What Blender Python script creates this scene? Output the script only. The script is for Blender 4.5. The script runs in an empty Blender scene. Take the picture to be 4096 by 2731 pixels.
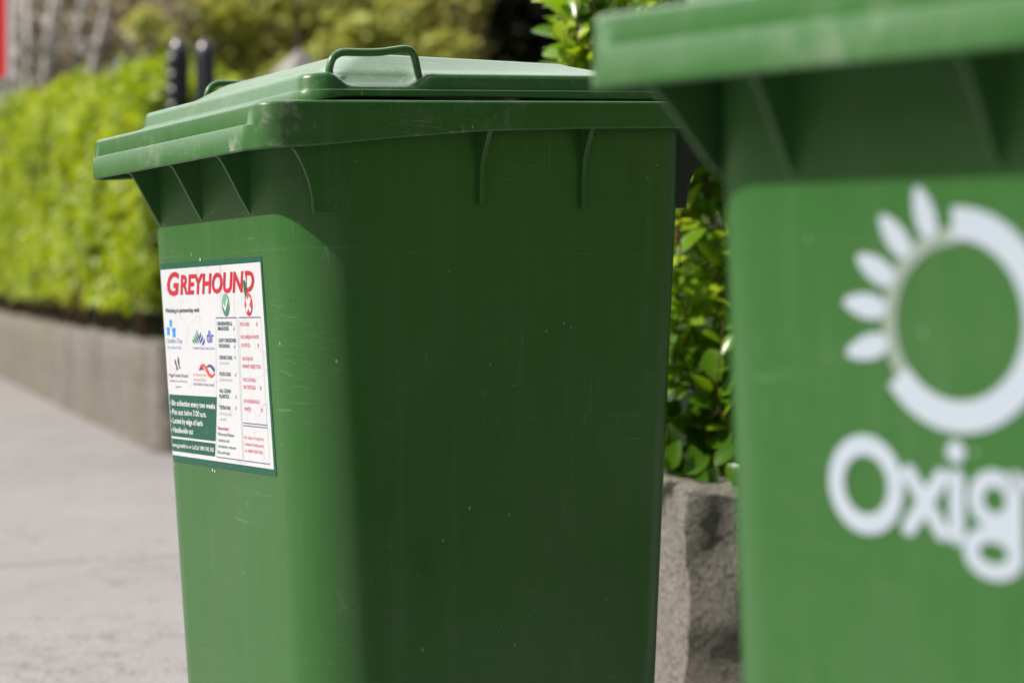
import bpy, bmesh, math, random
import numpy as np
from mathutils import Vector, Matrix

random.seed(7)
rng = np.random.default_rng(7)
SC = bpy.context.scene
COL = SC.collection
R = math.radians

# ------------------------------------------------------------------ camera
cam_d = bpy.data.cameras.new("camera")
cam = bpy.data.objects.new("camera", cam_d)
COL.objects.link(cam)
cam.location = (0, 0, 0.70)
cam.rotation_euler = (R(90) - math.atan(42 / 7500), 0, 0)
cam_d.sensor_width = 36
cam_d.lens = 65.92
cam_d.clip_start = 0.02
cam_d.clip_end = 500
cam_d.dof.use_dof = True
cam_d.dof.focus_distance = 2.52
cam_d.dof.aperture_fstop = 2.75
cam_d.dof.aperture_blades = 9
SC.camera = cam

# ------------------------------------------------------------------ light
PHI = 0.572                        # yaw of the sharp bin
BETA = R(12)
EL = R(45)
nf = Vector((-math.cos(PHI), -math.sin(PHI), 0))
ns = Vector((math.sin(PHI), -math.cos(PHI), 0))
sh = math.cos(BETA) * nf - math.sin(BETA) * ns
SUN = Vector((sh.x * math.cos(EL), sh.y * math.cos(EL), math.sin(EL)))
w = bpy.data.worlds.new("World")
SC.world = w
w.use_nodes = True
nt = w.node_tree
sky = nt.nodes.new("ShaderNodeTexSky")
sky.sky_type = 'NISHITA'
sky.sun_disc = False
sky.sun_elevation = EL
sky.sun_rotation = math.atan2(SUN.x, SUN.y)
sky.altitude = 20
sky.air_density = 1.2
sky.dust_density = 4.0
sky.ozone_density = 0.6
ADDED_CLOUD = 46.0  # unseen bright cloud bank added to the sky to lift glossy reflections
bg = nt.nodes["Background"]
bg.inputs[1].default_value = 0.05
tcw = nt.nodes.new("ShaderNodeTexCoord")
def wn(t, **kw):
    nd = nt.nodes.new(t)
    for k_, v_ in kw.pop("ins", {}).items():
        if hasattr(v_, "is_output"): nt.links.new(v_, nd.inputs[k_])
        else: nd.inputs[k_].default_value = v_
    for k_, v_ in kw.items(): setattr(nd, k_, v_)
    return nd
cd = Vector((-0.36, 0.80, 0.44)).normalized()
dt = wn("ShaderNodeVectorMath", operation='DOT_PRODUCT', ins={0: tcw.outputs["Generated"], 1: cd}).outputs["Value"]
m1 = wn("ShaderNodeMapRange", interpolation_type='SMOOTHSTEP', ins={0: dt, 1: 0.42, 2: 0.78}).outputs[0]
cn = wn("ShaderNodeTexNoise", ins={"Vector": tcw.outputs["Generated"], "Scale": 3.2, "Detail": 7.0, "Roughness": 0.6}).outputs[0]
m2 = wn("ShaderNodeMapRange", interpolation_type='SMOOTHSTEP', ins={0: cn, 1: 0.26, 2: 0.50}).outputs[0]
sz = wn("ShaderNodeSeparateXYZ", ins={0: tcw.outputs["Generated"]}).outputs[2]
m3 = wn("ShaderNodeMapRange", interpolation_type='SMOOTHSTEP', ins={0: sz, 1: 0.10, 2: 0.30}).outputs[0]
m2 = wn("ShaderNodeMath", operation='MULTIPLY', ins={0: m2, 1: m3}).outputs[0]
mm = wn("ShaderNodeMath", operation='MULTIPLY', ins={0: m1, 1: m2}).outputs[0]
cm = wn("ShaderNodeMix", data_type='RGBA', ins={0: mm, 6: sky.outputs[0], 7: (ADDED_CLOUD, ADDED_CLOUD, ADDED_CLOUD * 1.02, 1)})
nt.links.new(cm.outputs[2], bg.inputs[0])
sun_d = bpy.data.lights.new("sun", 'SUN')
sun_d.energy = 4.5
sun_d.angle = R(0.8)
sun_d.color = (1.0, 0.955, 0.88)
sun_o = bpy.data.objects.new("sun", sun_d)
COL.objects.link(sun_o)
sun_o.location = (-4, -3, 6)
sun_o.rotation_euler = SUN.to_track_quat('Z', 'Y').to_euler()
SC.view_settings.view_transform = 'Standard'
SC.view_settings.look = 'None'
SC.view_settings.exposure = 0.06
SC.view_settings.gamma = 1.0
SC.cycles.max_bounces = 8
SC.cycles.transparent_max_bounces = 8
SC.cycles.sample_clamp_indirect = 6.0

# ------------------------------------------------------------------ helpers
def tag(o, label=None, cat=None, group=None, kind=None):
    if label: o["label"] = label
    if cat: o["category"] = cat
    if group: o["group"] = group
    if kind: o["kind"] = kind
    return o

def link(name, me, mats=None, parent=None):
    o = bpy.data.objects.new(name, me)
    COL.objects.link(o)
    if mats is not None:
        for m in (mats if isinstance(mats, (list, tuple)) else [mats]):
            me.materials.append(m)
    if parent is not None:
        o.parent = parent
    return o

def empty(name, loc=(0, 0, 0), rot=(0, 0, 0)):
    o = bpy.data.objects.new(name, None)
    o.empty_display_size = 0.1
    COL.objects.link(o)
    o.location = loc
    o.rotation_euler = rot
    return o

def mesh_of(name, verts, faces, smooth=False, sharp=None):
    me = bpy.data.meshes.new(name)
    me.from_pydata([tuple(v) for v in verts], [], faces)
    me.update()
    if smooth:
        me.shade_smooth()
        if sharp: me.set_sharp_from_angle(angle=R(sharp))
    return me

def from_bm(name, bm, smooth=False, sharp=None):
    me = bpy.data.meshes.new(name)
    bmesh.ops.recalc_face_normals(bm, faces=bm.faces)
    bm.to_mesh(me); bm.free()
    if smooth:
        me.shade_smooth()
        if sharp: me.set_sharp_from_angle(angle=R(sharp))
    return me

def tube(bm, pts, rad, seg=10, cap=True, flat=1.0):
    """swept tube through pts (radius or list)"""
    pts = [Vector(p) for p in pts]
    n = len(pts)
    rads = rad if isinstance(rad, (list, tuple)) else [rad] * n
    rings = []
    up = Vector((0, 0, 1))
    prev = None
    for i, p in enumerate(pts):
        d = (pts[min(i + 1, n - 1)] - pts[max(i - 1, 0)]).normalized()
        a = prev if prev is not None else (up if abs(d.z) < 0.9 else Vector((1, 0, 0)))
        b = d.cross(a)
        if b.length < 1e-5: b = d.cross(Vector((0, 1, 0.3)))
        b.normalize()
        a = b.cross(d).normalized()
        prev = a
        rings.append([bm.verts.new(p + (a * math.cos(t) + b * math.sin(t) * flat) * rads[i])
                      for t in [2 * math.pi * k / seg for k in range(seg)]])
    for i in range(n - 1):
        for k in range(seg):
            bm.faces.new((rings[i][k], rings[i][(k + 1) % seg], rings[i + 1][(k + 1) % seg], rings[i + 1][k]))
    if cap:
        bm.faces.new(rings[0][::-1]); bm.faces.new(rings[-1])

def box(bm, x0, x1, y0, y1, z0, z1):
    v = [bm.verts.new((x, y, z)) for z in (z0, z1) for y in (y0, y1) for x in (x0, x1)]
    for f in ((0, 1, 3, 2), (4, 6, 7, 5), (0, 4, 5, 1), (2, 3, 7, 6), (0, 2, 6, 4), (1, 5, 7, 3)):
        bm.faces.new([v[i] for i in f])

def bevel_mod(o, width, seg=2):
    m = o.modifiers.new("bevel", 'BEVEL')
    m.width = width; m.segments = seg; m.limit_method = 'ANGLE'; m.angle_limit = R(40)

# ------------------------------------------------------------------ node helpers
class NT:
    def __init__(s, name):
        s.m = bpy.data.materials.new(name)
        s.m.use_nodes = True
        s.t = s.m.node_tree
        s.n = s.t.nodes
        s.p = s.n["Principled BSDF"]
        s.out = s.n["Material Output"]
    def node(s, typ, **kw):
        nd = s.n.new(typ)
        for k, v in kw.items():
            if k == "ins":
                for i, val in v.items():
                    if hasattr(val, "is_output"): s.t.links.new(val, nd.inputs[i])
                    else: nd.inputs[i].default_value = val
            else: setattr(nd, k, v)
        return nd
    def link(s, a, b): s.t.links.new(a, b)
    def coord(s, which="Object"): return s.node("ShaderNodeTexCoord").outputs[which]
    def mapping(s, v, scale=(1, 1, 1), loc=(0, 0, 0)):
        return s.node("ShaderNodeMapping", ins={0: v, 1: loc, 3: scale}).outputs[0]
    def noise(s, v, scale, detail=4, rough=0.55, dist=0.0):
        return s.node("ShaderNodeTexNoise", ins={"Vector": v, "Scale": scale, "Detail": detail, "Roughness": rough, "Distortion": dist}).outputs[0]
    def ramp(s, f, stops):
        r = s.node("ShaderNodeValToRGB")
        e = r.color_ramp.elements
        while len(e) < len(stops): e.new(0.5)
        for el, (p, c) in zip(e, stops):
            el.position = p
            el.color = c if len(c) == 4 else (*c, 1)
        s.link(f, r.inputs[0])
        return r.outputs[0]
    def step(s, f, a, b):
        return s.node("ShaderNodeMapRange", interpolation_type='SMOOTHSTEP', ins={0: f, 1: a, 2: b, 3: 0.0, 4: 1.0}).outputs[0]
    def math(s, op, a, b=0.0, c=None):
        ins = {0: a, 1: b}
        if c is not None: ins[2] = c
        return s.node("ShaderNodeMath", operation=op, ins=ins).outputs[0]
    def mix(s, f, a, b, blend='MIX'):
        nd = s.node("ShaderNodeMix", data_type='RGBA', blend_type=blend)
        for i, val in ((0, f), (6, a), (7, b)):
            if hasattr(val, "is_output"): s.link(val, nd.inputs[i])
            else: nd.inputs[i].default_value = val if (i == 0 or len(val) == 4) else (*val, 1)
        return nd.outputs[2]
    def bump(s, h, strength=0.3, dist=0.01):
        b = s.node("ShaderNodeBump", ins={"Strength": strength, "Distance": dist, "Height": h})
        s.link(b.outputs[0], s.p.inputs["Normal"])
    def set(s, base=None, rough=None, spec=None, metal=None):
        for nm, v in (("Base Color", base), ("Roughness", rough), ("Specular IOR Level", spec), ("Metallic", metal)):
            if v is None: continue
            if hasattr(v, "is_output"): s.link(v, s.p.inputs[nm])
            else: s.p.inputs[nm].default_value = (*v, 1) if isinstance(v, tuple) and len(v) == 3 else v

def plain(name, col, rough=0.5, spec=0.5, metal=0.0, var=0.15, scale=30):
    k = NT(name)
    n = k.noise(k.coord(), scale, 5)
    a = tuple(c * (1 - var) for c in col); b = tuple(min(1, c * (1 + var)) for c in col)
    k.set(k.mix(n, a, b), rough, spec, metal)
    return k.m

# green moulded plastic of the bins, with dust, scuffs and scratches of its own
def plastic(name, seed, col=(0.050, 0.175, 0.040), corner=None, dusty=0.5):
    k = NT(name)
    co = k.coord()
    v = k.mapping(co, loc=(seed * 3.1, seed * 1.7, seed))
    big = k.noise(v, 3.0, 3)
    fine = k.noise(v, 160, 3)
    c = k.mix(big, tuple(x * 0.88 for x in col), tuple(x * 1.1 for x in col))
    # vertical run marks of old rain
    runs = k.noise(k.mapping(v, scale=(38, 38, 1.3)), 1.0, 5, 0.65)
    runm = k.math('MULTIPLY', k.step(runs, 0.50, 0.74), 0.20 * dusty)
    c = k.mix(runm, c, (0.20, 0.25, 0.17))
    # grime film in patches
    film = k.math('MULTIPLY', k.step(k.noise(v, 5, 7, 0.72), 0.46, 0.75), 0.24 * dusty)
    c = k.mix(film, c, (0.17, 0.19, 0.14))
    # light specks
    sp = k.node("ShaderNodeTexVoronoi", ins={"Vector": k.mapping(v, scale=(1, 1, 0.55)), "Scale": 46.0, "Randomness": 1.0})
    spm = k.math('MULTIPLY', k.math('LESS_THAN', sp.outputs["Distance"], 0.065), k.step(k.noise(v, 7, 3), 0.52, 0.56))
    c = k.mix(k.math('MULTIPLY', spm, 0.6), c, (0.42, 0.46, 0.38))
    sp2 = k.node("ShaderNodeTexVoronoi", ins={"Vector": k.mapping(v, loc=(4, 2, 9)), "Scale": 38.0, "Randomness": 1.0})
    sp2m = k.math('MULTIPLY', k.math('LESS_THAN', sp2.outputs["Distance"], 0.05), k.step(k.noise(k.mapping(v, loc=(5, 5, 5)), 8, 2), 0.55, 0.58))
    c = k.mix(k.math('MULTIPLY', sp2m, 0.8), c, (0.035, 0.03, 0.018))
    # fine scratches: stretched noise ridges
    scr = None
    for (sc, lo) in (((5, 7, 120), 0.0), ((90, 60, 6), 3.0)):
        s1 = k.noise(k.mapping(v, scale=sc, loc=(lo, lo, lo)), 1.0, 2, 0.5, 0.6)
        rid = k.math('ABSOLUTE', k.math('SUBTRACT', s1, 0.5))
        m1 = k.math('MULTIPLY', k.step(rid, 0.010, 0.0), k.step(k.noise(k.mapping(v, loc=(lo + 2, 0, 0)), 6, 3), 0.54, 0.66))
        scr = m1 if scr is None else k.math('MAXIMUM', scr, m1)
    c = k.mix(k.math('MULTIPLY', scr, 0.42 * dusty), c, (0.33, 0.40, 0.30))
    zc_ = k.node("ShaderNodeSeparateXYZ", ins={0: co}).outputs[2]
    wob = k.math('MULTIPLY', k.math('SUBTRACT', k.noise(v, 4, 2), 0.5), 0.006)
    for z0_ in (0.806, 0.583):
        ln_ = k.step(k.math('ABSOLUTE', k.math('SUBTRACT', k.math('ADD', zc_, wob), z0_)), 0.0016, 0.0004)
        c = k.mix(k.math('MULTIPLY', k.math('MULTIPLY', ln_, k.step(k.noise(v, 5, 3), 0.42, 0.6)), 0.22 * dusty), c, (0.26, 0.32, 0.22))
    smr = k.noise(k.mapping(v, scale=(9, 9, 3.2), loc=(1, 2, 8)), 1.0, 6, 0.7)
    c = k.mix(k.math('MULTIPLY', k.step(smr, 0.60, 0.74), 0.45 * dusty), c, (0.028, 0.030, 0.016))
    rough_extra = film
    if corner:
        tot = None
        for (p, rad, amt) in corner:
            d = k.node("ShaderNodeVectorMath", operation='DISTANCE', ins={0: co, 1: p}).outputs["Value"]
            near = k.step(d, rad, rad * 0.25)
            pat = k.step(k.math('ADD', k.noise(v, 26, 8, 0.75), k.math('MULTIPLY', near, 0.22)), 0.66, 0.86)
            m1 = k.math('MULTIPLY', k.math('MULTIPLY', near, pat), amt)
            tot = m1 if tot is None else k.math('MAXIMUM', tot, m1)
        c = k.mix(tot, c, (0.36, 0.40, 0.33))
        rough_extra = k.math('ADD', film, tot)
    rough = k.math('ADD', k.math('MULTIPLY_ADD', fine, 0.08, 0.25), k.math('MULTIPLY', rough_extra, 0.4))
    k.set(c, rough, 0.5)
    k.bump(k.math('ADD', k.noise(v, 420, 2), k.math('MULTIPLY', k.noise(v, 14, 2), 0.8)), 0.05, 0.004)
    return k.m

# ------------------------------------------------------------------ wheelie bin
SLOPE, ZT, YF = 0.063, 0.98, -0.37
NFS, NCS, NSS, NBS = 56, 10, 70, 16

def zt(y): return ZT + SLOPE * (y + 0.37)

def sm(a, b, x):
    t = min(1, max(0, (x - a) / (b - a))); return t * t * (3 - 2 * t)

def band(y):
    ys = (-0.37, -0.30, -0.20, -0.06, 0.10, 0.5); bs = (0.058, 0.056, 0.048, 0.0395, 0.037, 0.037)
    for i in range(5):
        if y <= ys[i + 1]:
            t = max(0, (y - ys[i]) / (ys[i + 1] - ys[i])); return bs[i] + (bs[i + 1] - bs[i]) * t
    return 0.037

def ring(hw, yf, yb, rf, rb, zf, push=None):
    P = []
    for i in range(NFS):
        P.append((-hw + rf + (2 * hw - 2 * rf) * i / NFS, yf))
    for i in range(NCS):
        a = -math.pi / 2 + math.pi / 2 * i / NCS
        P.append((hw - rf + rf * math.cos(a), yf + rf + rf * math.sin(a)))
    for i in range(NSS):
        P.append((hw, yf + rf + (yb - rb - yf - rf) * i / NSS))
    for i in range(NCS):
        a = math.pi / 2 * i / NCS
        P.append((hw - rb + rb * math.cos(a), yb - rb + rb * math.sin(a)))
    for i in range(NBS):
        P.append((hw - rb - (2 * hw - 2 * rb) * i / NBS, yb))
    for i in range(NCS):
        a = math.pi / 2 + math.pi / 2 * i / NCS
        P.append((-hw + rb + rb * math.cos(a), yb - rb + rb * math.sin(a)))
    for i in range(NSS):
        P.append((-hw, yb - rb - (yb - rb - yf - rf) * i / NSS))
    for i in range(NCS):
        a = math.pi + math.pi / 2 * i / NCS
        P.append((-hw + rf + rf * math.cos(a), yf + rf + rf * math.sin(a)))
    out = []
    for (x, y) in P:
        z = zf(x, y) if callable(zf) else zf
        if push and abs(y - yf) < 1e-6: y -= push(x)
        out.append((x, y, z))
    return out

def loft(name, rings, cap0=False, cap1=False, sharp=32):
    n = len(rings[0]); V = [v for r in rings for v in r]; Fc = []
    for i in range(len(rings) - 1):
        for j in range(n):
            a, b = i * n + j, i * n + (j + 1) % n
            Fc.append((a, b, b + n, a + n))
    if cap0: Fc.append(tuple(range(n))[::-1])
    if cap1: Fc.append(tuple(range((len(rings) - 1) * n, len(rings) * n)))
    return mesh_of(name, V, Fc, True, sharp)

def face_y(z): return -0.305 + 0.06 * (0.88 - z)
def body_hw(z): return 0.268 - (0.88 - z) * 0.020
def body_rf(z): return 0.080 + (0.88 - z) * 0.012

def plate(bm, prof, axis, at, th):
    """prof: list of (a,z); axis 'x': plate normal along x at x=at, a=y; axis 'y': a=x"""
    vs = []
    for s in (-th / 2, th / 2):
        vs.append([bm.verts.new((at + s, a, z) if axis == 'x' else (a, at + s, z)) for a, z in prof])
    n = len(prof)
    bm.faces.new(vs[0]); bm.faces.new(vs[1][::-1])
    for i in range(n):
        bm.faces.new((vs[0][i], vs[0][(i + 1) % n], vs[1][(i + 1) % n], vs[1][i]))

def make_bin(loc, rot, seed, col, label, dark, ribs, grow=0.0):
    root = empty("wheelie_bin", loc, rot)
    tag(root, label, "wheelie bin", "green wheelie bins put out on the pavement")
    mb = plastic("bin_body_plastic", seed, col)
    mr = plastic("bin_rim_plastic", seed + 1, col, [((0.30, -0.34, 0.95), 0.085, 0.55), ((-0.30 - grow, -0.372, 0.945), 0.055, 0.8), ((0.23, -0.376, 0.925), 0.035, 0.6), ((0.302, -0.05, 0.985), 0.14, 0.18), ((-0.05, -0.377, 0.922), 0.12, 0.25)], 0.8)
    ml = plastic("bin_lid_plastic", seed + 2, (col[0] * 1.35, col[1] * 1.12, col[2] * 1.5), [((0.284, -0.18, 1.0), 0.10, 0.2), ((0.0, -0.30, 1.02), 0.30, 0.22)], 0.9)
    # body: tapered tub
    rings = []
    for z in (0.035, 0.05, 0.10, 0.2, 0.35, 0.5, 0.65, 0.8, 0.88):
        ins = 0.012 if z < 0.04 else 0.0
        rings.append(ring(body_hw(z) - ins, face_y(z) + ins, 0.308 - (0.9 - z) * 0.04 - ins, body_rf(z), 0.045, z))
    rings.append(ring(body_hw(0.95), face_y(0.95), 0.310, 0.078, 0.045, lambda x, y: zt(y) - 0.014))
    body = link("body", loft("body", rings, cap0=True, sharp=50), mb, root)
    # ribs under the lip
    for x in ribs:
        bm = bmesh.new()
        fy = face_y(0.9) + (0.025 if abs(x) > 0.2 else 0.0)
        prof = [(fy + 0.02, 0.965), (-0.364, 0.965), (-0.3635, 0.926)] if x < 0.2 else [(-0.25, 0.965), (-0.314, 0.965), (-0.3135, 0.93)]
        zs = [0.926, 0.9255, 0.924, 0.920, 0.912, 0.90, 0.885, 0.87, 0.848]
        ys = [-0.356, -0.351, -0.3475, -0.3445, -0.3395, -0.3325, -0.3238, -0.3152, face_y(0.848) + 0.002]
        if x > 0.2:
            ys = [-0.3130, -0.312, -0.310, -0.307, -0.302, -0.296, -0.290, -0.286, -0.284]
        if x < -0.22:
            ys = [-0.366, -0.362, -0.357, -0.350, -0.339, -0.325, -0.309, -0.293, -0.262]
        prof += list(zip(ys, zs)) + [((fy + 0.02) if abs(x) < 0.2 else -0.24, 0.846)]
        plate(bm, prof, 'x', x, 0.0048)
        o = link("rib", from_bm("rib", bm, True, 40), mb, body)
        bevel_mod(o, 0.0012, 2)
    for sx in (1, -1):
        for y in (-0.042, 0.122):
            bm = bmesh.new()
            b = zt(y) - band(y)
            prof = [(0.255, zt(y) - 0.02), (0.299, zt(y) - 0.02), (0.299, b + 0.002), (0.294, b - 0.004), (0.279, b - 0.036), (0.276, b - 0.05), (0.2755, 0.868), (0.255, 0.865)]
            plate(bm, [(sx * a, z) for a, z in prof], 'y', y, 0.007)
            o = link("rib", from_bm("rib", bm, True, 40), mb, body)
            bevel_mod(o, 0.0012, 2)
    # rim: hollow lip all round, deep receiver lip along the front
    pw = lambda x: 0.0055 * sm(0.270, 0.260, abs(x)) if x > 0 else 0.0055
    HW, YB = 0.302 + grow, 0.332
    T = lambda d: (lambda x, y: zt(y) - d)
    Bn = lambda d: (lambda x, y: zt(y) - band(y) + d)
    rf = 0.034
    rr = [ring(0.255, -0.290, 0.300, 0.07, 0.04, T(0.020)),
          ring(HW - 0.004, YF + 0.004, YB - 0.004, rf - 0.003, 0.03, T(0.020)),
          ring(HW - 0.004, YF + 0.004, YB - 0.004, rf - 0.003, 0.03, Bn(0.001), lambda x: pw(x)),
          ring(HW - 0.002, YF + 0.002, YB - 0.002, rf, 0.03, Bn(-0.0008), lambda x: pw(x)),
          ring(HW, YF, YB, rf, 0.03, Bn(0.0015), lambda x: pw(x)),
          ring(HW, YF, YB, rf, 0.03, T(0.0290), lambda x: pw(x)),
          ring(HW, YF, YB, rf, 0.03, T(0.0274), lambda x: pw(x) * 0.85),
          ring(HW, YF, YB, rf, 0.03, T(0.0262), lambda x: pw(x) * 0.2),
          ring(HW, YF, YB, rf, 0.03, T(0.0252), lambda x: 0),
          ring(HW, YF, YB, rf, 0.03, T(0.0055)),
          ring(HW - 0.0004, YF + 0.0004, YB - 0.001, rf, 0.03, T(0.0036)),
          ring(HW - 0.0016, YF + 0.0016, YB - 0.0016, rf, 0.03, T(0.0016)),
          ring(HW - 0.0034, YF + 0.0034, YB - 0.0034, rf - 0.002, 0.03, T(0.0004)),
          ring(HW - 0.0055, YF + 0.0055, YB - 0.0055, rf - 0.003, 0.03, T(0.0)),
          ring(0.268, -0.290, 0.300, 0.05, 0.03, T(0.0005)),
          ring(0.264, -0.286, 0.296, 0.05, 0.03, T(0.030))]
    link("rim", loft("rim", rr, sharp=38), mr, root)
    # lid
    def notch(x, y):
        y -= 0.0 if x > 0 else 0.066
        return 0.0145 * sm(-0.268, -0.238, y) * sm(-0.122, -0.152, y) * sm(0.20, 0.25, abs(x))
    L = lambda d, nt_=0.0: (lambda x, y: zt(y) + d - notch(x, y) * nt_)
    gap = lambda d: (lambda x, y: zt(y) + d + 0.0055 * sm(-0.30, -0.24, y) * (1 - 0.5 * sm(-0.1, 0.2, y)))
    zc = lambda d: (lambda x, y: 1.0655 + 0.032 * (y + 0.12) + d)
    hl, yfl, ybl = 0.285, -0.306, 0.345
    lr = [ring(hl - 0.010, yfl + 0.010, ybl - 0.01, 0.03, 0.03, gap(0.004)),
          ring(hl - 0.002, yfl + 0.002, ybl, 0.034, 0.03, gap(0.0005)),
          ring(hl, yfl, ybl, 0.035, 0.03, gap(0.002)),
          ring(hl, yfl, ybl, 0.035, 0.03, L(0.0135)),
          ring(hl - 0.0008, yfl + 0.0008, ybl, 0.035, 0.03, L(0.0148)),
          ring(hl - 0.0035, yfl + 0.0035, ybl, 0.033, 0.03, L(0.0156)),
          ring(hl - 0.0045, yfl + 0.0045, ybl, 0.032, 0.03, L(0.0185)),
          ring(hl - 0.0055, yfl + 0.0055, ybl, 0.031, 0.03, L(0.030, 0.75)),
          ring(hl - 0.0072, yfl + 0.0072, ybl - 0.001, 0.029, 0.03, L(0.0345, 1)),
          ring(hl - 0.0105, yfl + 0.0105, ybl - 0.003, 0.028, 0.03, L(0.0372, 1)),
          ring(hl - 0.016, yfl + 0.017, ybl - 0.006, 0.026, 0.03, L(0.0385, 1)),
          ring(hl - 0.026, yfl + 0.028, 0.325, 0.026, 0.03, L(0.0395, 0.9)),
          ring(hl - 0.034, yfl + 0.038, 0.31, 0.026, 0.03, L(0.0405, 0.2)),
          ring(0.236, -0.248, 0.20, 0.03, 0.03, L(0.047)),
          ring(0.210, -0.208, 0.158, 0.03, 0.03, zc(-0.004)),
          ring(0.205, -0.202, 0.150, 0.03, 0.03, zc(-0.001)),
          ring(0.197, -0.194, 0.140, 0.03, 0.03, zc(0.0)),
          ring(0.10, -0.10, 0.06, 0.03, 0.03, zc(0.002))]
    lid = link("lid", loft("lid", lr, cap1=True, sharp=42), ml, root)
    # loop grips standing on the lid sides
    for sx in (1, -1):
        bm = bmesh.new()
        pth = [(-0.2585, 0.020), (-0.2625, 0.036), (-0.2625, 0.050), (-0.2585, 0.061), (-0.2500, 0.0675), (-0.240, 0.0695), (-0.215, 0.0695),
               (-0.19, 0.0705), (-0.168, 0.0735), (-0.156, 0.0750), (-0.147, 0.0738), (-0.141, 0.068), (-0.1375, 0.057), (-0.1345, 0.044), (-0.132, 0.030)]
        dy, dh = (0.0, -0.006) if sx > 0 else (0.066, 0.014)
        pts = [Vector((sx * (0.266), y + dy, zt(y + dy) + h + (dh if h > 0.04 or sx < 0 else 0))) for y, h in pth]
        # smooth the path
        fin = []
        for i in range(len(pts) - 1):
            p0, p1, p2, p3 = pts[max(i - 1, 0)], pts[i], pts[i + 1], pts[min(i + 2, len(pts) - 1)]
            for t in (0, 0.33, 0.66):
                fin.append(0.5 * ((2 * p1) + (-p0 + p2) * t + (2 * p0 - 5 * p1 + 4 * p2 - p3) * t * t + (-p0 + 3 * p1 - 3 * p2 + p3) * t ** 3))
        fin.append(pts[-1])
        tube(bm, fin, 0.0050, 12)
        link("lid_handle", from_bm("lid_handle", bm, True, 50), ml, lid)
    for sx in (-0.17, 0.0, 0.17):
        bm = bmesh.new()
        box(bm, sx - 0.035, sx + 0.035, 0.335, 0.372, zt(0.35) - 0.012, zt(0.35) + 0.026)
        o = link("hinge", from_bm("hinge", bm), ml, lid); bevel_mod(o, 0.008, 3)
    # rear push bar on two brackets
    bm = bmesh.new()
    tube(bm, [(-0.245, 0.385, 1.02), (0.245, 0.385, 1.02)], 0.014, 14)
    hb = link("push_bar", from_bm("push_bar", bm, True, 50), dark, root)
    for sx in (1, -1):
        bm = bmesh.new()
        prof = [(0.285, 0.995), (0.372, 1.032), (0.398, 1.030), (0.392, 1.000), (0.352, 0.968), (0.340, 0.945), (0.323, 0.915), (0.318, 0.900), (0.316, 0.876), (0.285, 0.874)]
        plate(bm, prof, 'x', sx * 0.243, 0.022)
        o = link("bracket", from_bm("bracket", bm), dark, hb); bevel_mod(o, 0.003, 2)
    # axle and wheels
    bm = bmesh.new(); tube(bm, [(-0.27, 0.30, 0.085), (0.27, 0.30, 0.085)], 0.011, 12)
    ax = link("axle", from_bm("axle", bm, True, 50), dark, root)
    for sx in (1, -1):
        bm = bmesh.new()
        pr = [(0.045, 0.0), (0.045, 0.012), (0.074, 0.012), (0.085, 0.006), (0.085, -0.030), (0.074, -0.036), (0.045, -0.036)]
        vs = [[bm.verts.new((sx * (0.262 + h), 0.30 + r * math.cos(t), 0.085 + r * math.sin(t))) for r, h in pr] for t in [2 * math.pi * i / 40 for i in range(40)]]
        for i in range(40):
            for j in range(len(pr)):
                bm.faces.new((vs[i][j], vs[i][(j + 1) % len(pr)], vs[(i + 1) % 40][(j + 1) % len(pr)], vs[(i + 1) % 40][j]))
        wl = link("wheel", from_bm("wheel", bm, True, 40), dark, root)
        bm = bmesh.new(); tube(bm, [(sx * 0.230, 0.30, 0.085), (sx * 0.270, 0.30, 0.085)], 0.044, 28)
        link("hub", from_bm("hub", bm, True, 40), dark, wl)
    return root, mb

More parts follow.
